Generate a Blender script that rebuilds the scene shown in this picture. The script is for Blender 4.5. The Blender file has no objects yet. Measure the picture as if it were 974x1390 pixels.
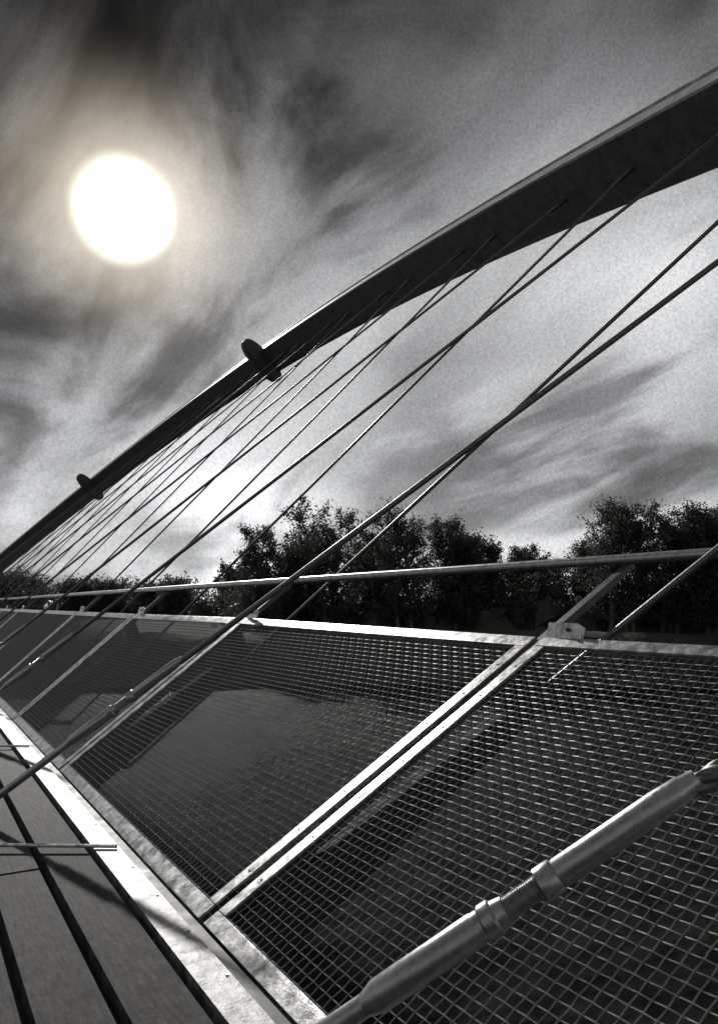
import bpy, math, random
import numpy as np
from mathutils import Vector, Matrix
random.seed(7)
H=1.3   # eye height above deck; coordinates below are relative to eye, shifted by H
sc=bpy.context.scene

# ---------------------------------------------------------------- materials
def newmat(name):
    m=bpy.data.materials.new(name); m.use_nodes=True
    nt=m.node_tree; b=nt.nodes['Principled BSDF']
    return m,nt,b
def g(v,t=0.0): return (v*(1+t),v,v*(1-t),1)
def metal(name,base,rough,metallic=0.9,nscale=25,var=0.35,bump=0.0,tint=0.0,stretch=(1,1,1)):
    m,nt,b=newmat(name); N=nt.nodes; L=nt.links
    tc=N.new('ShaderNodeTexCoord'); mp=N.new('ShaderNodeMapping'); mp.inputs['Scale'].default_value=stretch
    L.new(tc.outputs['Object'],mp.inputs[0])
    no=N.new('ShaderNodeTexNoise'); no.inputs['Scale'].default_value=nscale; no.inputs['Detail'].default_value=8; no.inputs['Roughness'].default_value=.7
    L.new(mp.outputs[0],no.inputs['Vector'])
    cr=N.new('ShaderNodeValToRGB'); cr.color_ramp.elements[0].position=.34; cr.color_ramp.elements[1].position=.62
    cr.color_ramp.elements[0].color=g(base*(1-var),tint); cr.color_ramp.elements[1].color=g(base*(1+var*.5),tint)
    L.new(no.outputs['Fac'],cr.inputs[0]); L.new(cr.outputs[0],b.inputs['Base Color'])
    mr=N.new('ShaderNodeMapRange'); mr.inputs[3].default_value=rough*.6; mr.inputs[4].default_value=min(1,rough*1.4)
    L.new(no.outputs['Fac'],mr.inputs[0]); L.new(mr.outputs[0],b.inputs['Roughness'])
    b.inputs['Metallic'].default_value=metallic
    if bump>0:
        bp=N.new('ShaderNodeBump'); bp.inputs['Strength'].default_value=bump; bp.inputs['Distance'].default_value=.01
        L.new(no.outputs['Fac'],bp.inputs['Height']); L.new(bp.outputs[0],b.inputs['Normal'])
    return m
M_bright=metal('brushed_steel',.58,.38,.85,14,.65,.35)
M_kerb=metal('worn_kerb_plate',.26,.5,.65,14,.85,.8)
M_wire=metal('wire_steel',.3,.4,.85,30,.4)
M_dark=metal('painted_dark_steel',.06,.6,.1,6,.35,.1)
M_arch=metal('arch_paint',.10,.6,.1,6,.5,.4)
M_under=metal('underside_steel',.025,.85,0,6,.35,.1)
M_archtop=metal('painted_grey_steel',.5,.5,.2,5,.3,.1)  # paler arch tone: light on the upward faces is put into the colour
M_post=metal('post_steel',.08,.45,.6,20,.3,.1)
M_rail=metal('handrail_steel',.42,.36,.85,20,.4,.08)
M_cable=metal('cable_steel',.15,.42,.8,60,.3,.2)
M_turn=metal('turnbuckle_steel',.40,.33,.9,70,.25,.06)
def wood():
    m,nt,b=newmat('weathered_planks'); N=nt.nodes; L=nt.links
    tc=N.new('ShaderNodeTexCoord'); mp=N.new('ShaderNodeMapping'); mp.inputs['Scale'].default_value=(60,7,10)
    L.new(tc.outputs['Object'],mp.inputs[0])
    no=N.new('ShaderNodeTexNoise'); no.inputs['Scale'].default_value=1; no.inputs['Detail'].default_value=9; no.inputs['Roughness'].default_value=.65; L.new(mp.outputs[0],no.inputs['Vector'])
    n2=N.new('ShaderNodeTexNoise'); n2.inputs['Scale'].default_value=9; n2.inputs['Detail'].default_value=12; n2.inputs['Roughness'].default_value=.85; L.new(tc.outputs['Object'],n2.inputs['Vector'])
    mx=N.new('ShaderNodeMath'); mx.operation='MULTIPLY'; L.new(no.outputs['Fac'],mx.inputs[0]); L.new(n2.outputs['Fac'],mx.inputs[1])
    cr=N.new('ShaderNodeValToRGB'); cr.color_ramp.elements[0].position=.18; cr.color_ramp.elements[1].position=.34
    cr.color_ramp.elements[0].color=g(.005,.05); cr.color_ramp.elements[1].color=g(.11,.05)
    L.new(mx.outputs[0],cr.inputs[0]); L.new(cr.outputs[0],b.inputs['Base Color'])
    b.inputs['Roughness'].default_value=.7; b.inputs['Specular IOR Level'].default_value=.22
    bp=N.new('ShaderNodeBump'); bp.inputs['Strength'].default_value=1; bp.inputs['Distance'].default_value=.018
    L.new(mx.outputs[0],bp.inputs['Height']); L.new(bp.outputs[0],b.inputs['Normal'])
    return m
M_wood=wood()
def ground():
    m,nt,b=newmat('grass_bank'); N=nt.nodes; L=nt.links
    tc=N.new('ShaderNodeTexCoord')
    no=N.new('ShaderNodeTexNoise'); no.inputs['Scale'].default_value=.8; no.inputs['Detail'].default_value=10; no.inputs['Roughness'].default_value=.7
    L.new(tc.outputs['Object'],no.inputs['Vector'])
    cr=N.new('ShaderNodeValToRGB'); cr.color_ramp.elements[0].position=.35; cr.color_ramp.elements[1].position=.7
    cr.color_ramp.elements[0].color=(.02,.022,.016,1); cr.color_ramp.elements[1].color=(.075,.08,.06,1)
    L.new(no.outputs['Fac'],cr.inputs[0]); L.new(cr.outputs[0],b.inputs['Base Color']); b.inputs['Roughness'].default_value=.9
    bp=N.new('ShaderNodeBump'); bp.inputs['Distance'].default_value=.2; L.new(no.outputs['Fac'],bp.inputs['Height']); L.new(bp.outputs[0],b.inputs['Normal'])
    return m
M_ground=ground()
def water():   # murky slow river, weed on the surface
    m,nt,b=newmat('river_water'); N=nt.nodes; L=nt.links
    tc=N.new('ShaderNodeTexCoord'); mp=N.new('ShaderNodeMapping'); mp.inputs['Scale'].default_value=(.6,1.3,1)
    L.new(tc.outputs['Object'],mp.inputs[0])
    no=N.new('ShaderNodeTexNoise'); no.inputs['Scale'].default_value=1.2; no.inputs['Detail'].default_value=10; no.inputs['Roughness'].default_value=.75
    L.new(mp.outputs[0],no.inputs['Vector'])
    bp=N.new('ShaderNodeBump'); bp.inputs['Strength'].default_value=.8; bp.inputs['Distance'].default_value=.2
    L.new(no.outputs['Fac'],bp.inputs['Height']); L.new(bp.outputs[0],b.inputs['Normal'])
    cr=N.new('ShaderNodeValToRGB'); cr.color_ramp.elements[0].position=.44; cr.color_ramp.elements[1].position=.66
    cr.color_ramp.elements[0].color=(.004,.0045,.004,1); cr.color_ramp.elements[1].color=(.04,.042,.036,1)
    L.new(no.outputs['Fac'],cr.inputs[0]); L.new(cr.outputs[0],b.inputs['Base Color'])
    b.inputs['Roughness'].default_value=.2; b.inputs['Specular IOR Level'].default_value=.015
    return m
M_water=water()
def leafmat(name,a,c,trans=0):
    m,nt,b=newmat(name); N=nt.nodes; L=nt.links
    tc=N.new('ShaderNodeTexCoord')
    no=N.new('ShaderNodeTexNoise'); no.inputs['Scale'].default_value=.9; no.inputs['Detail'].default_value=4
    L.new(tc.outputs['Object'],no.inputs['Vector'])
    cr=N.new('ShaderNodeValToRGB'); cr.color_ramp.elements[0].position=.35; cr.color_ramp.elements[1].position=.65
    cr.color_ramp.elements[0].color=(a*.97,a,a*.88,1); cr.color_ramp.elements[1].color=(c*.97,c,c*.88,1)
    L.new(no.outputs['Fac'],cr.inputs[0]); L.new(cr.outputs[0],b.inputs['Base Color']); b.inputs['Roughness'].default_value=.6
    if trans:
        t=N.new('ShaderNodeBsdfTranslucent'); L.new(cr.outputs[0],t.inputs['Color'])
        mx=N.new('ShaderNodeMixShader'); mx.inputs[0].default_value=trans
        L.new(b.outputs[0],mx.inputs[1]); L.new(t.outputs[0],mx.inputs[2]); L.new(mx.outputs[0],N['Material Output'].inputs['Surface'])
    return m
M_leaf=leafmat('leaves',.05,.11,.5)
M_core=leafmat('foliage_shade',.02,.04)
M_bark=leafmat('bark',.05,.09)

# ---------------------------------------------------------------- builders
class B:
    def __init__(s): s.v=[]; s.f=[]; s.m=[]; s.n=0
    def add(s,vs,fs,mi=0):
        o=s.n; s.v.extend([tuple(p) for p in vs]); s.n+=len(vs)
        for f in fs: s.f.append(tuple(i+o for i in f)); s.m.append(mi)
    def tube(s,pts,rad,sides=8,mi=0,cap=True,twist=0,lobe=0,nl=6):
        pts=[Vector(p) for p in pts]; n=len(pts)
        if not hasattr(rad,'__len__'): rad=[rad]*n
        t0=(pts[-1]-pts[0]).normalized()
        a=Vector((0,0,1)) if abs(t0.z)<.9 else Vector((1,0,0))
        vs=[]; d=0
        for i,p in enumerate(pts):
            if i>0: d+=(pts[i]-pts[i-1]).length
            t=(pts[min(i+1,n-1)]-pts[max(i-1,0)]).normalized()
            u=t.cross(a).normalized(); w=t.cross(u)
            for k in range(sides):
                th=2*math.pi*k/sides; r=rad[i]*(1+lobe*(abs(math.cos(nl*.5*th))-.5))
                th2=th+twist*d
                vs.append(p+u*math.cos(th2)*r+w*math.sin(th2)*r)
        fs=[]
        for i in range(n-1):
            for k in range(sides):
                k2=(k+1)%sides
                fs.append((i*sides+k,i*sides+k2,(i+1)*sides+k2,(i+1)*sides+k))
        if cap:
            fs.append(tuple(range(sides))[::-1]); fs.append(tuple((n-1)*sides+k for k in range(sides)))
        s.add(vs,fs,mi)
    def prism(s,bot,top,mi=0):
        n=len(bot); vs=list(bot)+list(top)
        fs=[tuple(range(n))[::-1],tuple(range(n,2*n))]
        for k in range(n): k2=(k+1)%n; fs.append((k,k2,n+k2,n+k))
        s.add(vs,fs,mi)
    def box(s,x0,x1,y0,y1,z0,z1,mi=0):
        s.prism([(x0,y0,z0),(x1,y0,z0),(x1,y1,z0),(x0,y1,z0)],[(x0,y0,z1),(x1,y0,z1),(x1,y1,z1),(x0,y1,z1)],mi)
    def obj(s,name,mats,parent=None,smooth=False,off=H):
        me=bpy.data.meshes.new(name); v=np.array(s.v,dtype=float); v[:,2]+=off
        me.from_pydata(v.tolist(),[],s.f)
        for m in mats: me.materials.append(m)
        me.polygons.foreach_set('material_index',s.m)
        if smooth: me.polygons.foreach_set('use_smooth',[True]*len(s.f))
        me.update()
        if smooth:
            try: me.set_sharp_from_angle(angle=math.radians(40))
            except Exception: pass
        o=bpy.data.objects.new(name,me); sc.collection.objects.link(o)
        if parent: o.parent=parent
        return o
def empty(name):
    o=bpy.data.objects.new(name,None); sc.collection.objects.link(o); return o

# ---------------------------------------------------------------- arch
def az(y): return 8.4-.0066*(y-26)**2
def apt(y):
    z=az(y); return Vector((1.5+.9*(z+1.3),y,z))
U=Vector((.669,0,.743)); W=Vector((.743,0,-.669))
bridge=empty('arch_footbridge')
b=B(); ys=np.linspace(-13,65,120); hw=.48; hd=.2
sec=[(-hw,-hd),(-hw+.03,-hd-.03),(hw-.12,-hd-.03),(hw,-hd+.1),(hw,hd),(-hw+.05,hd),(-hw,hd-.05)]
vs=[];ns=len(sec)
for y in ys:
    p=apt(y); t=(apt(y+.1)-apt(y-.1)).normalized(); n=W.cross(t).normalized()
    if n.z<0:n=-n
    for (a,c) in sec: vs.append(p+W*a+n*c)
fs=[];ms=[]
for i in range(len(ys)-1):
    for k in range(ns):
        k2=(k+1)%ns; fs.append((i*ns+k,(i+1)*ns+k,(i+1)*ns+k2,i*ns+k2)); ms.append(1 if k in (5,6) else 0)  # chamfer and upward inner face take the painted-in lit tone
b.v=[tuple(v) for v in vs]; b.n=len(vs); b.f=fs; b.m=ms
lip=[]
for y in ys:
    p=apt(y); t=(apt(y+.1)-apt(y-.1)).normalized(); n=W.cross(t).normalized()
    if n.z<0:n=-n
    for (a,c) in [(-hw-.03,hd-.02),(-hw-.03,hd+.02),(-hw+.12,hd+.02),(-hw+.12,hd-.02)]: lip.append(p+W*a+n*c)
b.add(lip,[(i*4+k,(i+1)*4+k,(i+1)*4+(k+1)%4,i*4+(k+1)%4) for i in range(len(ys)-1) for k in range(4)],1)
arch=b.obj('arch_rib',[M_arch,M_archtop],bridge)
b=B()
for y in (23.6,43.2):
    p=apt(y); t=(apt(y+.1)-apt(y-.1)).normalized(); n=W.cross(t).normalized()
    if n.z<0:n=-n
    for (sx,sn,ext) in [(.90,.32,.10),(.84,.26,.14)]:
        ring=[]
        for k in range(36):
            th=2*math.pi*k/36; c=math.cos(th); s_=math.sin(th)
            ring.append((sx*(abs(c)**.8)*(1 if c>0 else -1)-.2,sn*(abs(s_)**.9)*(1 if s_>0 else -1)-.36))
        bot=[p+W*(a)+n*cc-t*ext for a,cc in ring]; top=[p+W*(a)+n*cc+t*ext for a,cc in ring]
        b.prism(bot,top,0)
    for a in (-.5,.3):
        b.tube([p+W*a-n*.1,p+W*a-n*.45],.07,10,0)
b.obj('arch_crossing_plates',[M_dark],bridge)

# ---------------------------------------------------------------- deck
b=B(); x=.955; r=random.Random(3)
while x>-3.2:
    y=-14-r.random()*6
    while y<68:
        L=7.8; dz=r.uniform(-.004,.004)
        b.prism([(x-.240,y,-1.345),(x-.004,y,-1.345),(x-.004,y+L-.01,-1.345),(x-.240,y+L-.01,-1.345)],
                [(x-.232,y+.005,-1.3+dz),(x-.012,y+.005,-1.3+dz),(x-.012,y+L-.015,-1.3+dz),(x-.232,y+L-.015,-1.3+dz)],0)
        y+=L
    x-=.262
b.obj('deck_planks',[M_wood],bridge)
b=B()
b.box(-3.3,1.05,-14,68,-1.75,-1.36,2)
b.box(.975,1.10,-14,68,-1.355,-1.285,3)
b.box(1.102,1.16,-14,68,-1.36,-1.305,0)
for k in range(24):
    y=-9.34+3.45*k
    b.tube([(1.08,y,-1.272),(.5,y+.34,-1.268),(-.1,y+.68,-1.268)],.010,8,1)
for i in range(120):
    y=-6+i*.44
    b.tube([(1.082,y,-1.286),(1.082,y,-1.280)],.005,8,1)
b.obj('deck_edge_steelwork',[M_dark,M_bright,M_under,M_kerb],bridge)
b=B()
for (y0,y1) in [(-17,-11),(62,69)]:
    b.prism([(-5.5,y0,-8),(4,y0,-8),(4,y1,-8),(-5.5,y1,-8)],[(-5,y0+.3,-1.76),(3.4,y0+.3,-1.76),(3.4,y1-.3,-1.76),(-5,y1-.3,-1.76)],0)
M_conc=metal('concrete',.3,.85,0,3,.3,.3)
b.obj('abutments',[M_conc],bridge)

# ---------------------------------------------------------------- railing panels
ky=[-10.4,-6.9,-3.5,-.1,3.33,6.8,9.94,13.3,16.7,20.1]
kx=[3.35,3.35,3.34,3.28,3.09,2.68,2.5,2.42,2.37,2.35]
kz=[-.2,-.2,-.2,-.2,-.19,-.125,-.118,-.11,-.105,-.1]
while ky[-1]<61: ky.append(ky[-1]+3.4); kx.append(2.35); kz.append(-.1)
hx=[];hz=[]
for x_,z_ in zip(kx,kz):
    f=1.40 if x_>3 else (1.31 if x_>2.6 else 1.29)
    X=1.2+(x_-1.2)*f; hx.append(X); hz.append(X*.074)
railing=empty('mesh_parapet_railing')
fr=B(); wr=B(); po=B(); hr=B()
def bil(i,u,v,n=0,c=0):
    B0=Vector((1.17,ky[i],-1.3)); B1=Vector((1.17,ky[i+1],-1.3)); T0=Vector((kx[i],ky[i],kz[i])); T1=Vector((kx[i+1],ky[i+1],kz[i+1]))
    return B0.lerp(B1,u).lerp(T0.lerp(T1,u),v)
for i in range(len(ky)-1):
    L=ky[i+1]-ky[i]; S=(bil(i,.5,1)-bil(i,.5,0)).length
    nrm=(bil(i,1,.5)-bil(i,0,.5)).cross(bil(i,.5,1)-bil(i,.5,0)).normalized()
    if nrm.z<0:nrm=-nrm
    g0=.032/L; fw=.068/L; fv=.075/S
    def bar(u0,u1,v0,v1,th=.012,z0=-.002,mi=0,n=4,B_=fr):
        q=[(u0,v0),(u1,v0),(u1,v1),(u0,v1)]
        B_.prism([bil(i,a,c)+nrm*z0 for a,c in q],[bil(i,a,c)+nrm*(z0+th) for a,c in q],mi)
    bar(g0,g0+fw,fv+.002,1-fv-.002); bar(1-g0-fw,1-g0,fv+.002,1-fv-.002)
    bar(g0,1-g0,0,fv); bar(g0,1-g0,1-fv,1,.014)
    q=[bil(i,g0,1),bil(i,1-g0,1)]
    fr.prism([q[0]+nrm*(-.05),q[1]+nrm*(-.05),q[1]+nrm*(-.05)+Vector((.01,0,.006)),q[0]+nrm*(-.05)+Vector((.01,0,.006))],
             [q[0]+nrm*.01,q[1]+nrm*.01,q[1]+nrm*.01+Vector((.01,0,.006)),q[0]+nrm*.01+Vector((.01,0,.006))],0)
    if -1<ky[i]<15:
        for k in range(1,8):
            for uu in (g0+fw/2,1-g0-fw/2):
                c=bil(i,uu,k/8); fr.tube([c+nrm*.008,c+nrm*.014],[.008,.005],8,0)
    near= -1<ky[i]<5
    nu=int(L/.044); nv=int(S/.042)
    amp=.0016; sd_=4 if near else 3; wrd=.0027 if near else .0036
    for a in range(1,nu):
        u=a/nu
        if u<g0+fw*.6 or u>1-g0-fw*.6: continue
        if near: pts=[bil(i,u,v/nv)+nrm*(-.006+amp*(1 if (a+v)%2 else -1)) for v in range(nv+1)]
        else: pts=[bil(i,u,0)-nrm*.006,bil(i,u,1)-nrm*.006]
        wr.tube(pts,wrd,sd_,0,False)
    for v in range(1,nv):
        if near: pts=[bil(i,a/nu,v/nv)+nrm*(-.006-amp*(1 if (a+v)%2 else -1)) for a in range(nu+1)]
        else: pts=[bil(i,g0,v/nv)-nrm*.008,bil(i,1-g0,v/nv)-nrm*.008]
        wr.tube(pts,wrd,sd_,0,False)
for i in range(len(ky)):
    y=ky[i]; A=Vector((1.17,y,-1.3)); T=Vector((kx[i],y,kz[i])); R=Vector((hx[i],y,hz[i]))
    d=(R-A).normalized(); n=Vector((-d.z,0,d.x)); e=Vector((0,1,0))
    w=.028
    P=[A-n*.09,A-n*.02,R-n*.022,R-n*.06]
    po.prism([p-e*w for p in P],[p+e*w for p in P],0)
    A2=Vector((.9,y,-1.7)); 
    Pr=[A2,Vector((1.1,y,-1.4)),T-n*.2-d*.1,T-n*.3-d*.25,Vector((1.1,y,-1.75))]
    po.prism([p-e*.05 for p in Pr],[p+e*.05 for p in Pr],1)
    po.prism([T-n*.26-d*.3-e*.03,T-n*.26-d*.12-e*.03,T-n*.02-d*.05-e*.03,T-n*.02-d*.2-e*.03],[T-n*.26-d*.3+e*.03,T-n*.26-d*.12+e*.03,T-n*.02-d*.05+e*.03,T-n*.02-d*.2+e*.03],1)
    # small upright fixing plate on the top bar beside each stanchion
    G=[T+d*.02-e*.04,T+d*.02-e*.30,T+d*.02-e*.30+Vector((.02,0,.06)),T+d*.02-e*.25+Vector((.02,0,.085)),T+d*.02-e*.04+Vector((.02,0,.085))]
    fr.prism([p+Vector((.012,0,0)) for p in G],G,0)
    po.tube([T+d*.02-e*.2+Vector((.016,0,.05)),T+d*.02-e*.2+Vector((-.004,0,.05))],.010,8,0)
hr.tube([Vector((hx[i],ky[i],hz[i])) for i in range(len(ky))],.031,16,0)
fr.obj('panel_frames',[M_bright],railing); wr.obj('woven_wire_mesh',[M_wire],railing,False)
po.obj('stanchions',[M_post,M_under],railing); hr.obj('handrail',[M_rail],railing,True)

# ---------------------------------------------------------------- hanger cables
cables=[]
def lerp(a,c,t): return a+(c-a)*t
def cable(base,topy,near,turn):
    b=B(); Q=apt(topy)-U*.2; Bs=Vector(base); D=(Q-Bs); Ln=D.length; d=D/Ln
    P=lambda s: Bs+d*s
    if turn:
        b.tube([P(0),P(.05),P(.06),P(.66),P(.7)],[.03,.045,.024,.024,.024],20,1)
        b.tube([P(.68),P(.72),P(.98),P(.985),P(1.0),P(1.005),P(1.03),P(1.035),P(1.06)],[.023,.035,.035,.033,.033,.038,.038,.032,.028],28,1)
        pts=[];rr=[]
        for k in range(36):
            pts.append(P(1.055+k*.003)); rr.append(.023 if k%2 else .0265)
        b.tube(pts,rr,20,1)
        b.tube([P(1.148),P(1.152),P(1.19),P(1.195)],[.027,.036,.036,.032],24,1)
        b.tube([P(1.193),P(1.2),P(1.47),P(1.48),P(1.52),P(1.525),P(1.56)],[.029,.0312,.0312,.030,.028,.026,.022],28,1)
        s0=1.55
        b.box(Bs.x-.1,Bs.x+.1,Bs.y-.12,Bs.y+.12,-1.292,-1.275,1)
        for sg in (-1,1):
            b.prism([(Bs.x-.06,Bs.y+sg*.05-.01,-1.28),(Bs.x+.08,Bs.y+sg*.05-.01,-1.28),(Bs.x+.06,Bs.y+sg*.05-.01,-1.16),(Bs.x-.02,Bs.y+sg*.05-.01,-1.16)],
                    [(Bs.x-.06,Bs.y+sg*.05+.01,-1.28),(Bs.x+.08,Bs.y+sg*.05+.01,-1.28),(Bs.x+.06,Bs.y+sg*.05+.01,-1.16),(Bs.x-.02,Bs.y+sg*.05+.01,-1.16)],1)
    else:
        s0=0; b.tube([(1.0,base[1],-1.6),Bs],.04,8,2)
    sag=.02
    def PP(s):
        q=P(s); t=s/Ln; q=q.copy(); q.z-=sag*4*t*(1-t); return q
    if near:
        n=420; ss=[lerp(s0,Ln-.3,k/n) for k in range(n+1)]
        b.tube([PP(s) for s in ss],.0205,30,0,True,22.0,.3)
    else:
        n=10; ss=[lerp(s0,Ln-.3,k/n) for k in range(n+1)]
        b.tube([PP(s) for s in ss],.019,10,0)
    b.tube([P(Ln-.42),P(Ln-.35),P(Ln-.05),P(Ln)],[.021,.032,.036,.036],10,0)
    o=b.obj('hanger_cable',[M_cable,M_turn,M_under],None,True); cables.append(o)
for n in range(-2,16):
    by=1.9+3.66*n; ty=-2.2+3.33*n if n<4 else by-5.4
    if n==0: by,ty=1.955,-2.0
    if ty<-11.5 or by>60: continue
    cable((.5,by,-1.25),ty,n==0,True)
for n in range(-2,15):
    by=5.4+3.65*n; ty=by-6.4
    if n==0: by,ty=4.75,-.75
    if ty<-11.5 or by>60: continue
    cable((2.3,by,-1.75),ty,False,False)

def mirror(src,parent=None):
    o=bpy.data.objects.new(src.name.split('.')[0],src.data); o.matrix_world=Matrix.Translation((-2.3,0,0))@Matrix.Diagonal((-1,1,1,1)); sc.collection.objects.link(o)
    if parent: o.parent=parent
    return o
r2=empty('mesh_parapet_railing')
for c in list(railing.children): mirror(c,r2)
for c in list(bridge.children):
    if c.name.startswith('arch'): mirror(c,bridge)
for c in list(cables): mirror(c)

# ---------------------------------------------------------------- terrain, river
def yc(x):
    if x>0:
        xx=min(x,60); return 25-.012*xx*xx-(max(x-60,0))*1.2
    return 25-.3*abs(x)*min(1,abs(x)/60)
def gz(x,y):
    e=abs(y-yc(x))-23; t=min(1,max(0,(e+3)/5)); t=t*t*(3-2*t)
    return -7+5.2*t+ (.35*math.sin(x*.13+1)*math.cos(y*.11)+.15*math.sin(x*.7+y*.5))*t
gs=np.sinh(np.linspace(-5.2,5.2,190))*1500/np.sinh(5.2)
b=B(); V=[]
for gy in gs:
    for gx in gs: V.append((gx,gy+25,gz(gx,gy+25)))
n=len(gs); b.v=V; b.n=len(V)
b.f=[(j*n+i,j*n+i+1,(j+1)*n+i+1,(j+1)*n+i) for j in range(n-1) for i in range(n-1)]; b.m=[0]*len(b.f)
b.obj('ground',[M_ground],None,True)
b=B(); b.add([(-1500,-1500,-4.6),(1500,-1500,-4.6),(1500,1500,-4.6),(-1500,1500,-4.6)],[(0,1,2,3)])
b.obj('river_water',[M_water])
M_path=metal('gravel_path',.16,.9,0,8,.3,.4)
b=B(); b.box(-3.3,1.0,68.01,120,-1.9,-1.31,0); b.box(-3.3,1.0,-60,-17.7,-1.9,-1.31,0); b.obj('footpath',[M_path])

# ---------------------------------------------------------------- trees
def leaves(b,rng,centre,rad,count,size,axis=None):
    c=np.array(centre)
    p=c+rng.normal(size=(count,3))*rad*.5
    if axis is not None: p+= (rng.normal(size=(count,1))*rad*.35)*np.array(axis)
    a=rng.normal(size=(count,3)); a/=np.linalg.norm(a,axis=1)[:,None]
    q=np.cross(a,rng.normal(size=(count,3))); q/=np.linalg.norm(q,axis=1)[:,None]
    s=(size*(.5+rng.random(count)))[:,None]
    vs=np.stack([p-a*s*.5,p+q*s*.28,p+a*s*.5,p-q*s*.28],axis=1).reshape(-1,3)
    o=b.n; b.v.extend(map(tuple,vs.tolist())); b.n+=len(vs)
    b.f.extend([(o+4*k,o+4*k+1,o+4*k+2,o+4*k+3) for k in range(count)]); b.m.extend([1]*count)
def tree(x,y,top,width,seed,dens=1.0,name='tree',lsize=.18):
    rng=np.random.default_rng(seed); b=B(); z0=gz(x,y)-.2; Ht=top-z0
    base=Vector((x,y,z0)); nst=rng.integers(3,5)
    tips=[]
    for s in range(nst):
        lean=Vector((rng.normal()*.15,rng.normal()*.15,1)).normalized(); hh=Ht*rng.uniform(.62,.85)
        pts=[base+Vector((rng.normal()*.3*s,rng.normal()*.3*s,0))]
        for k in range(1,8): pts.append(pts[-1]+lean*hh/7+Vector((rng.normal(),rng.normal(),0))*.12)
        r0=.12+Ht*.008
        b.tube(pts,[r0*(1-.12*k) for k in range(8)],6,0)
        for k in range(1,8):
            for j in range(6):
                an=rng.random()*6.28; up=rng.uniform(.15,1.1); f=k/7
                ln=width*.56*rng.uniform(.45,1.02)*(math.sin(math.pi*min(1,.25+.62*f))**.6)
                q=[pts[k]]; dr=Vector((math.cos(an),math.sin(an),up)).normalized()
                for m in range(4):
                    q.append(q[-1]+dr*ln/4); dr=(dr+Vector((rng.normal()*.2,rng.normal()*.2,.12))).normalized()
                b.tube(q,[.05,.04,.03,.02,.01],4,0,False)
                for m in (2,3,4): tips.append((q[m],dr,[0,.8,.85,.75,.6][m]))
    zz_=sorted(t[0].z for t in tips); zmax=zz_[-3]; sc_=(top-.15-z0)/(zmax-z0)
    v=np.array(b.v); v[:,2]=z0+(v[:,2]-z0)*sc_; b.v=[tuple(q) for q in v.tolist()]
    for (t,dr,rr) in tips:
        if rng.random()<.2: continue
        c=(t.x,t.y,z0+(t.z-z0)*sc_)
        leaves(b,rng,c,rr*rng.uniform(.5,1.1)*width/7,int(60*dens*rng.uniform(.3,1.4)),lsize,dr)
    return b.obj(name,[M_bark,M_leaf])
def pos(px,D):
    a=math.radians(30)+math.atan((px-487)/1064); return D*math.sin(a),D*math.cos(a)
specs=[(366,58,5.7,5.3),(405,60,6.2,5),(450,57,7.3,6.0),(505,62,5.7,4.8),(560,57,6.9,6.2),(615,58,6.3,5.3),(650,60,5.0,4),(690,62,3.7,4.5),(745,63,4.5,4.5),
 (795,60,4.9,5),(845,56,7.0,6.2),(905,57,6.9,5.6),(965,56,6.6,6.2),(1040,54,6.9,7),(1130,52,6.4,7),(1240,50,7,7)]
for i,(px,D,top,w) in enumerate(specs):
    x,y=pos(px,D); tree(x,y,top,w,140+i)
for i,(px,D,top,w) in enumerate([(318,85,4.6,6),(245,95,3.4,6),(215,100,2.9,6),(150,105,3.4,7),(105,105,3.6,7),(45,110,4.2,8),(5,110,4.5,8),(-50,110,5,9),(-120,110,5,9)]):
    x,y=pos(px,D); tree(x,y,top,w,300+i,.4,'tree',.3)
rng=np.random.default_rng(5); b=B()
def mass(pxs,D,top,rad,step,lsz,cnt):
    for px in np.arange(pxs[0],pxs[1],step):
        x,y=pos(px+rng.uniform(-5,5),D*rng.uniform(.97,1.05)); z0=gz(x,y); tp=top*rng.uniform(.5,1.25)
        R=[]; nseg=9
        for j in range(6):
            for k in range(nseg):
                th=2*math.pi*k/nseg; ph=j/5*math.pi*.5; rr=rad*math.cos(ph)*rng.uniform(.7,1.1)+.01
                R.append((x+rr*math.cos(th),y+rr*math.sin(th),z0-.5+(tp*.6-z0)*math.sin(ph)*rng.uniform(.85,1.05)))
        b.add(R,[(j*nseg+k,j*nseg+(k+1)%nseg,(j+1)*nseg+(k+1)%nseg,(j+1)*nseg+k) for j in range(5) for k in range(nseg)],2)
        for j in range(cnt):
            a=rng.random()*6.28; rr=rad*rng.random()**.5; zz=lerp(z0,tp,rng.random()**.6)
            leaves(b,rng,(x+rr*math.cos(a),y+rr*math.sin(a),zz),rad*.33,40,lsz)
mass((330,1400),60,1.9,2.3,26,.2,28)
mass((-260,345),108,2.4,4,22,.34,18)
b.obj('distant_trees',[M_bark,M_leaf,M_core])

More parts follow.
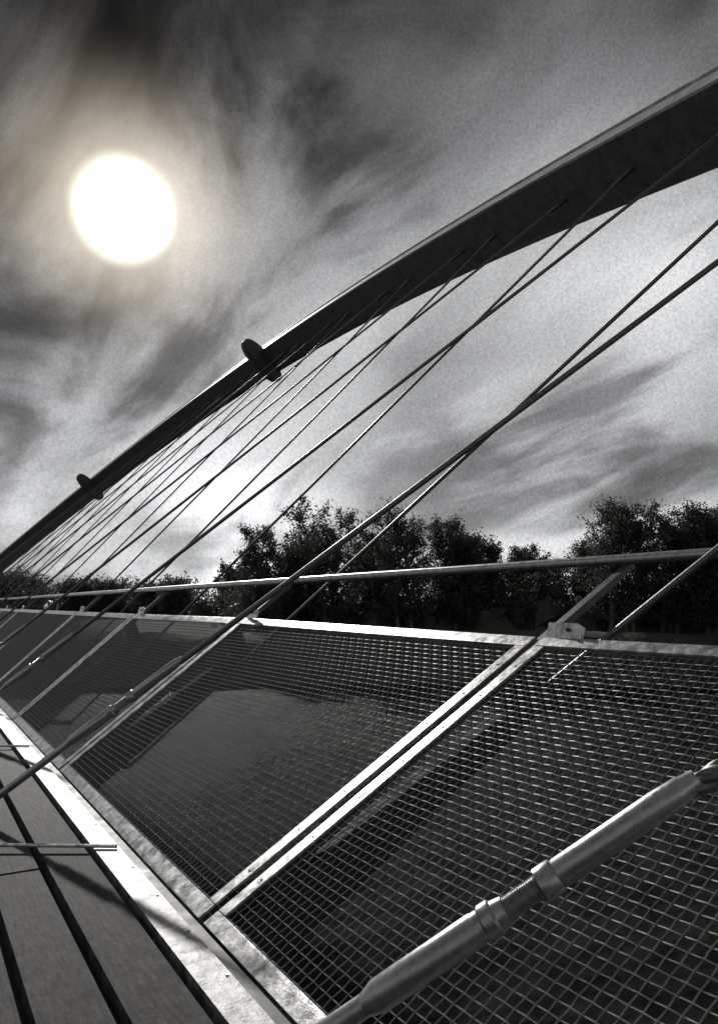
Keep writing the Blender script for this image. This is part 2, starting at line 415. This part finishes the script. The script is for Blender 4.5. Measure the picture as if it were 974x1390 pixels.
# ---------------------------------------------------------------- sun + sky
sd=Vector((.185,.869,.458)).normalized()
el=math.asin(sd.z); azm=math.atan2(sd.x,sd.y)
sl=bpy.data.lights.new('sun','SUN'); sl.energy=2.8; sl.angle=math.radians(1.5); sl.color=(1,.97,.93)
so=bpy.data.objects.new('sun',sl); so.rotation_euler=sd.to_track_quat('Z','Y').to_euler(); so.location=(0,0,40); sc.collection.objects.link(so)
w=bpy.data.worlds.new('World'); sc.world=w; w.use_nodes=True; nt=w.node_tree; N=nt.nodes; L=nt.links; N.clear()
out=N.new('ShaderNodeOutputWorld'); bg=N.new('ShaderNodeBackground'); bg.inputs['Strength'].default_value=.1; L.new(bg.outputs[0],out.inputs[0])
def val(x,i,s):
    if isinstance(x,(int,float)): s.inputs[i].default_value=x
    else: L.new(x,s.inputs[i])
def math_(op,a,c=0,d=None,clamp=False):
    m=N.new('ShaderNodeMath'); m.operation=op; m.use_clamp=clamp; val(a,0,m); val(c,1,m)
    if d is not None: val(d,2,m)
    return m.outputs[0]
def mr(x,a,c,d,e,t='SMOOTHSTEP'):
    m=N.new('ShaderNodeMapRange'); m.interpolation_type=t; val(x,0,m); 
    for i,q in enumerate((a,c,d,e)): val(q,i+1,m)
    return m.outputs[0]
tc=N.new('ShaderNodeTexCoord'); D_=tc.outputs['Generated']
sx=N.new('ShaderNodeSeparateXYZ'); L.new(D_,sx.inputs[0]); X,Y,Z=sx.outputs
zz=math_('ADD',math_('MAXIMUM',Z,0),.30)
cx=N.new('ShaderNodeCombineXYZ'); L.new(math_('DIVIDE',X,zz),cx.inputs[0]); L.new(math_('DIVIDE',Y,zz),cx.inputs[1])
def noise(scale,detail,rough,dist,rot,scl,loc=(0,0,0),src=None):
    mp=N.new('ShaderNodeMapping'); mp.inputs['Rotation'].default_value=(0,0,rot); mp.inputs['Scale'].default_value=scl; mp.inputs['Location'].default_value=loc
    L.new(src or cx.outputs[0],mp.inputs[0]); n=N.new('ShaderNodeTexNoise'); L.new(mp.outputs[0],n.inputs['Vector'])
    n.inputs['Scale'].default_value=scale; n.inputs['Detail'].default_value=detail; n.inputs['Roughness'].default_value=rough; n.inputs['Distortion'].default_value=dist
    return n.outputs['Fac']
n1=noise(1.7,4,.48,.3,.4,(1,.7,1),(3.1,1.7,0))
n2=noise(3.4,7,.55,.6,.9,(1,.40,1),(7,2,0))
cl=math_('ADD',math_('MULTIPLY',n1,.5),math_('MULTIPLY',n2,.5))
cl=mr(cl,.38,.62,0,1)
def dirn(a,e):
    a=math.radians(a);e=math.radians(e); return Vector((math.sin(a)*math.cos(e),math.cos(a)*math.cos(e),math.sin(e)))
def angle(v):
    dp=N.new('ShaderNodeVectorMath'); dp.operation='DOT_PRODUCT'; L.new(D_,dp.inputs[0]); dp.inputs[1].default_value=v
    return math_('MULTIPLY',math_('ARCCOSINE',math_('MINIMUM',dp.outputs['Value'],1.0)),57.2958)
wob=math_('MULTIPLY',math_('SUBTRACT',cl,.5),7)
wob=math_('ADD',wob,math_('MULTIPLY',math_('SUBTRACT',n2,.5),14))
def bank(a,e,r,amt):
    return mr(math_('ADD',angle(dirn(a,e)),wob),r*.0,r,amt,1)
elv=mr(Z,.0,.62,1,0,'LINEAR')
base=math_('ADD',math_('MULTIPLY',math_('POWER',elv,1.1),.44),.15)
lum=math_('MULTIPLY',base,mr(cl,0,1,.38,1.5,'LINEAR'))
for bk in [(-2,42,25,.05),(26,31,6,.3),(21,32,6,.35),(31,31,5,.45),(17,19,8,.4),(0,26,13,.12),(6,17,6,.6),(21,7,14,2.0),(30,22,11,1.6),(53,24,15,2.2),(42,24,11,1.4),(48,14,7,.45),(43,36,9,1.3),(68,14,8,.5),(66,44,10,.5),(18,45,14,.25),(38,48,12,.5)]:
    lum=math_('MULTIPLY',lum,bank(*bk))
ang=angle(sd)
angn=math_('ADD',ang,math_('MULTIPLY',math_('SUBTRACT',n2,.5),3.0))
disc=mr(angn,1.6,4.1,1,0)
halo=math_('POWER',mr(angn,2.4,11,1,0,'LINEAR'),2.2)
glow=mr(angn,4,15,1,0)
fine=noise(300,2,.6,0,0,(1,1,1),(0,0,0),D_)
lum=math_('MULTIPLY',lum,mr(fine,.3,.7,.84,1.16,'LINEAR'))
def scol(col,f):
    v=N.new('ShaderNodeVectorMath'); v.operation='SCALE'; v.inputs[0].default_value=col; L.new(f,v.inputs[3]); return v.outputs[0]
def vadd(a,c):
    v=N.new('ShaderNodeVectorMath'); v.operation='ADD'; L.new(a,v.inputs[0]); L.new(c,v.inputs[1]); return v.outputs[0]
c=scol((9.85,9.95,10.2),lum)
c=vadd(c,scol((7,6.2,4.8),math_('MULTIPLY',halo,mr(cl,0,1,.7,1.25,'LINEAR'))))
c=vadd(c,scol((.6,.48,.33),math_('MULTIPLY',glow,mr(cl,0,1,.05,1.6,'LINEAR'))))
c=vadd(c,scol((22,21,19),disc))
sky=N.new('ShaderNodeTexSky'); sky.sky_type='NISHITA'; sky.sun_disc=False; sky.sun_elevation=el; sky.sun_rotation=azm
hs=N.new('ShaderNodeHueSaturation'); hs.inputs['Saturation'].default_value=.1; hs.inputs['Value'].default_value=.008; L.new(sky.outputs[0],hs.inputs['Color'])
c=vadd(c,hs.outputs[0])
L.new(c,bg.inputs['Color'])

# ---------------------------------------------------------------- camera
cam=bpy.data.cameras.new('camera'); co=bpy.data.objects.new('camera',cam); sc.collection.objects.link(co)
co.location=(0,0,H); co.rotation_euler=(math.radians(99.3),0,math.radians(-30))
cam.sensor_fit='HORIZONTAL'; cam.sensor_width=36; cam.lens=38.81; cam.shift_y=-.0462; cam.clip_start=.05; cam.clip_end=5000
sc.camera=co
sc.view_settings.view_transform='Standard'; sc.view_settings.look='None'; sc.view_settings.exposure=0
print('objs',len(bpy.data.objects),'faces',sum(len(m.polygons) for m in bpy.data.meshes))
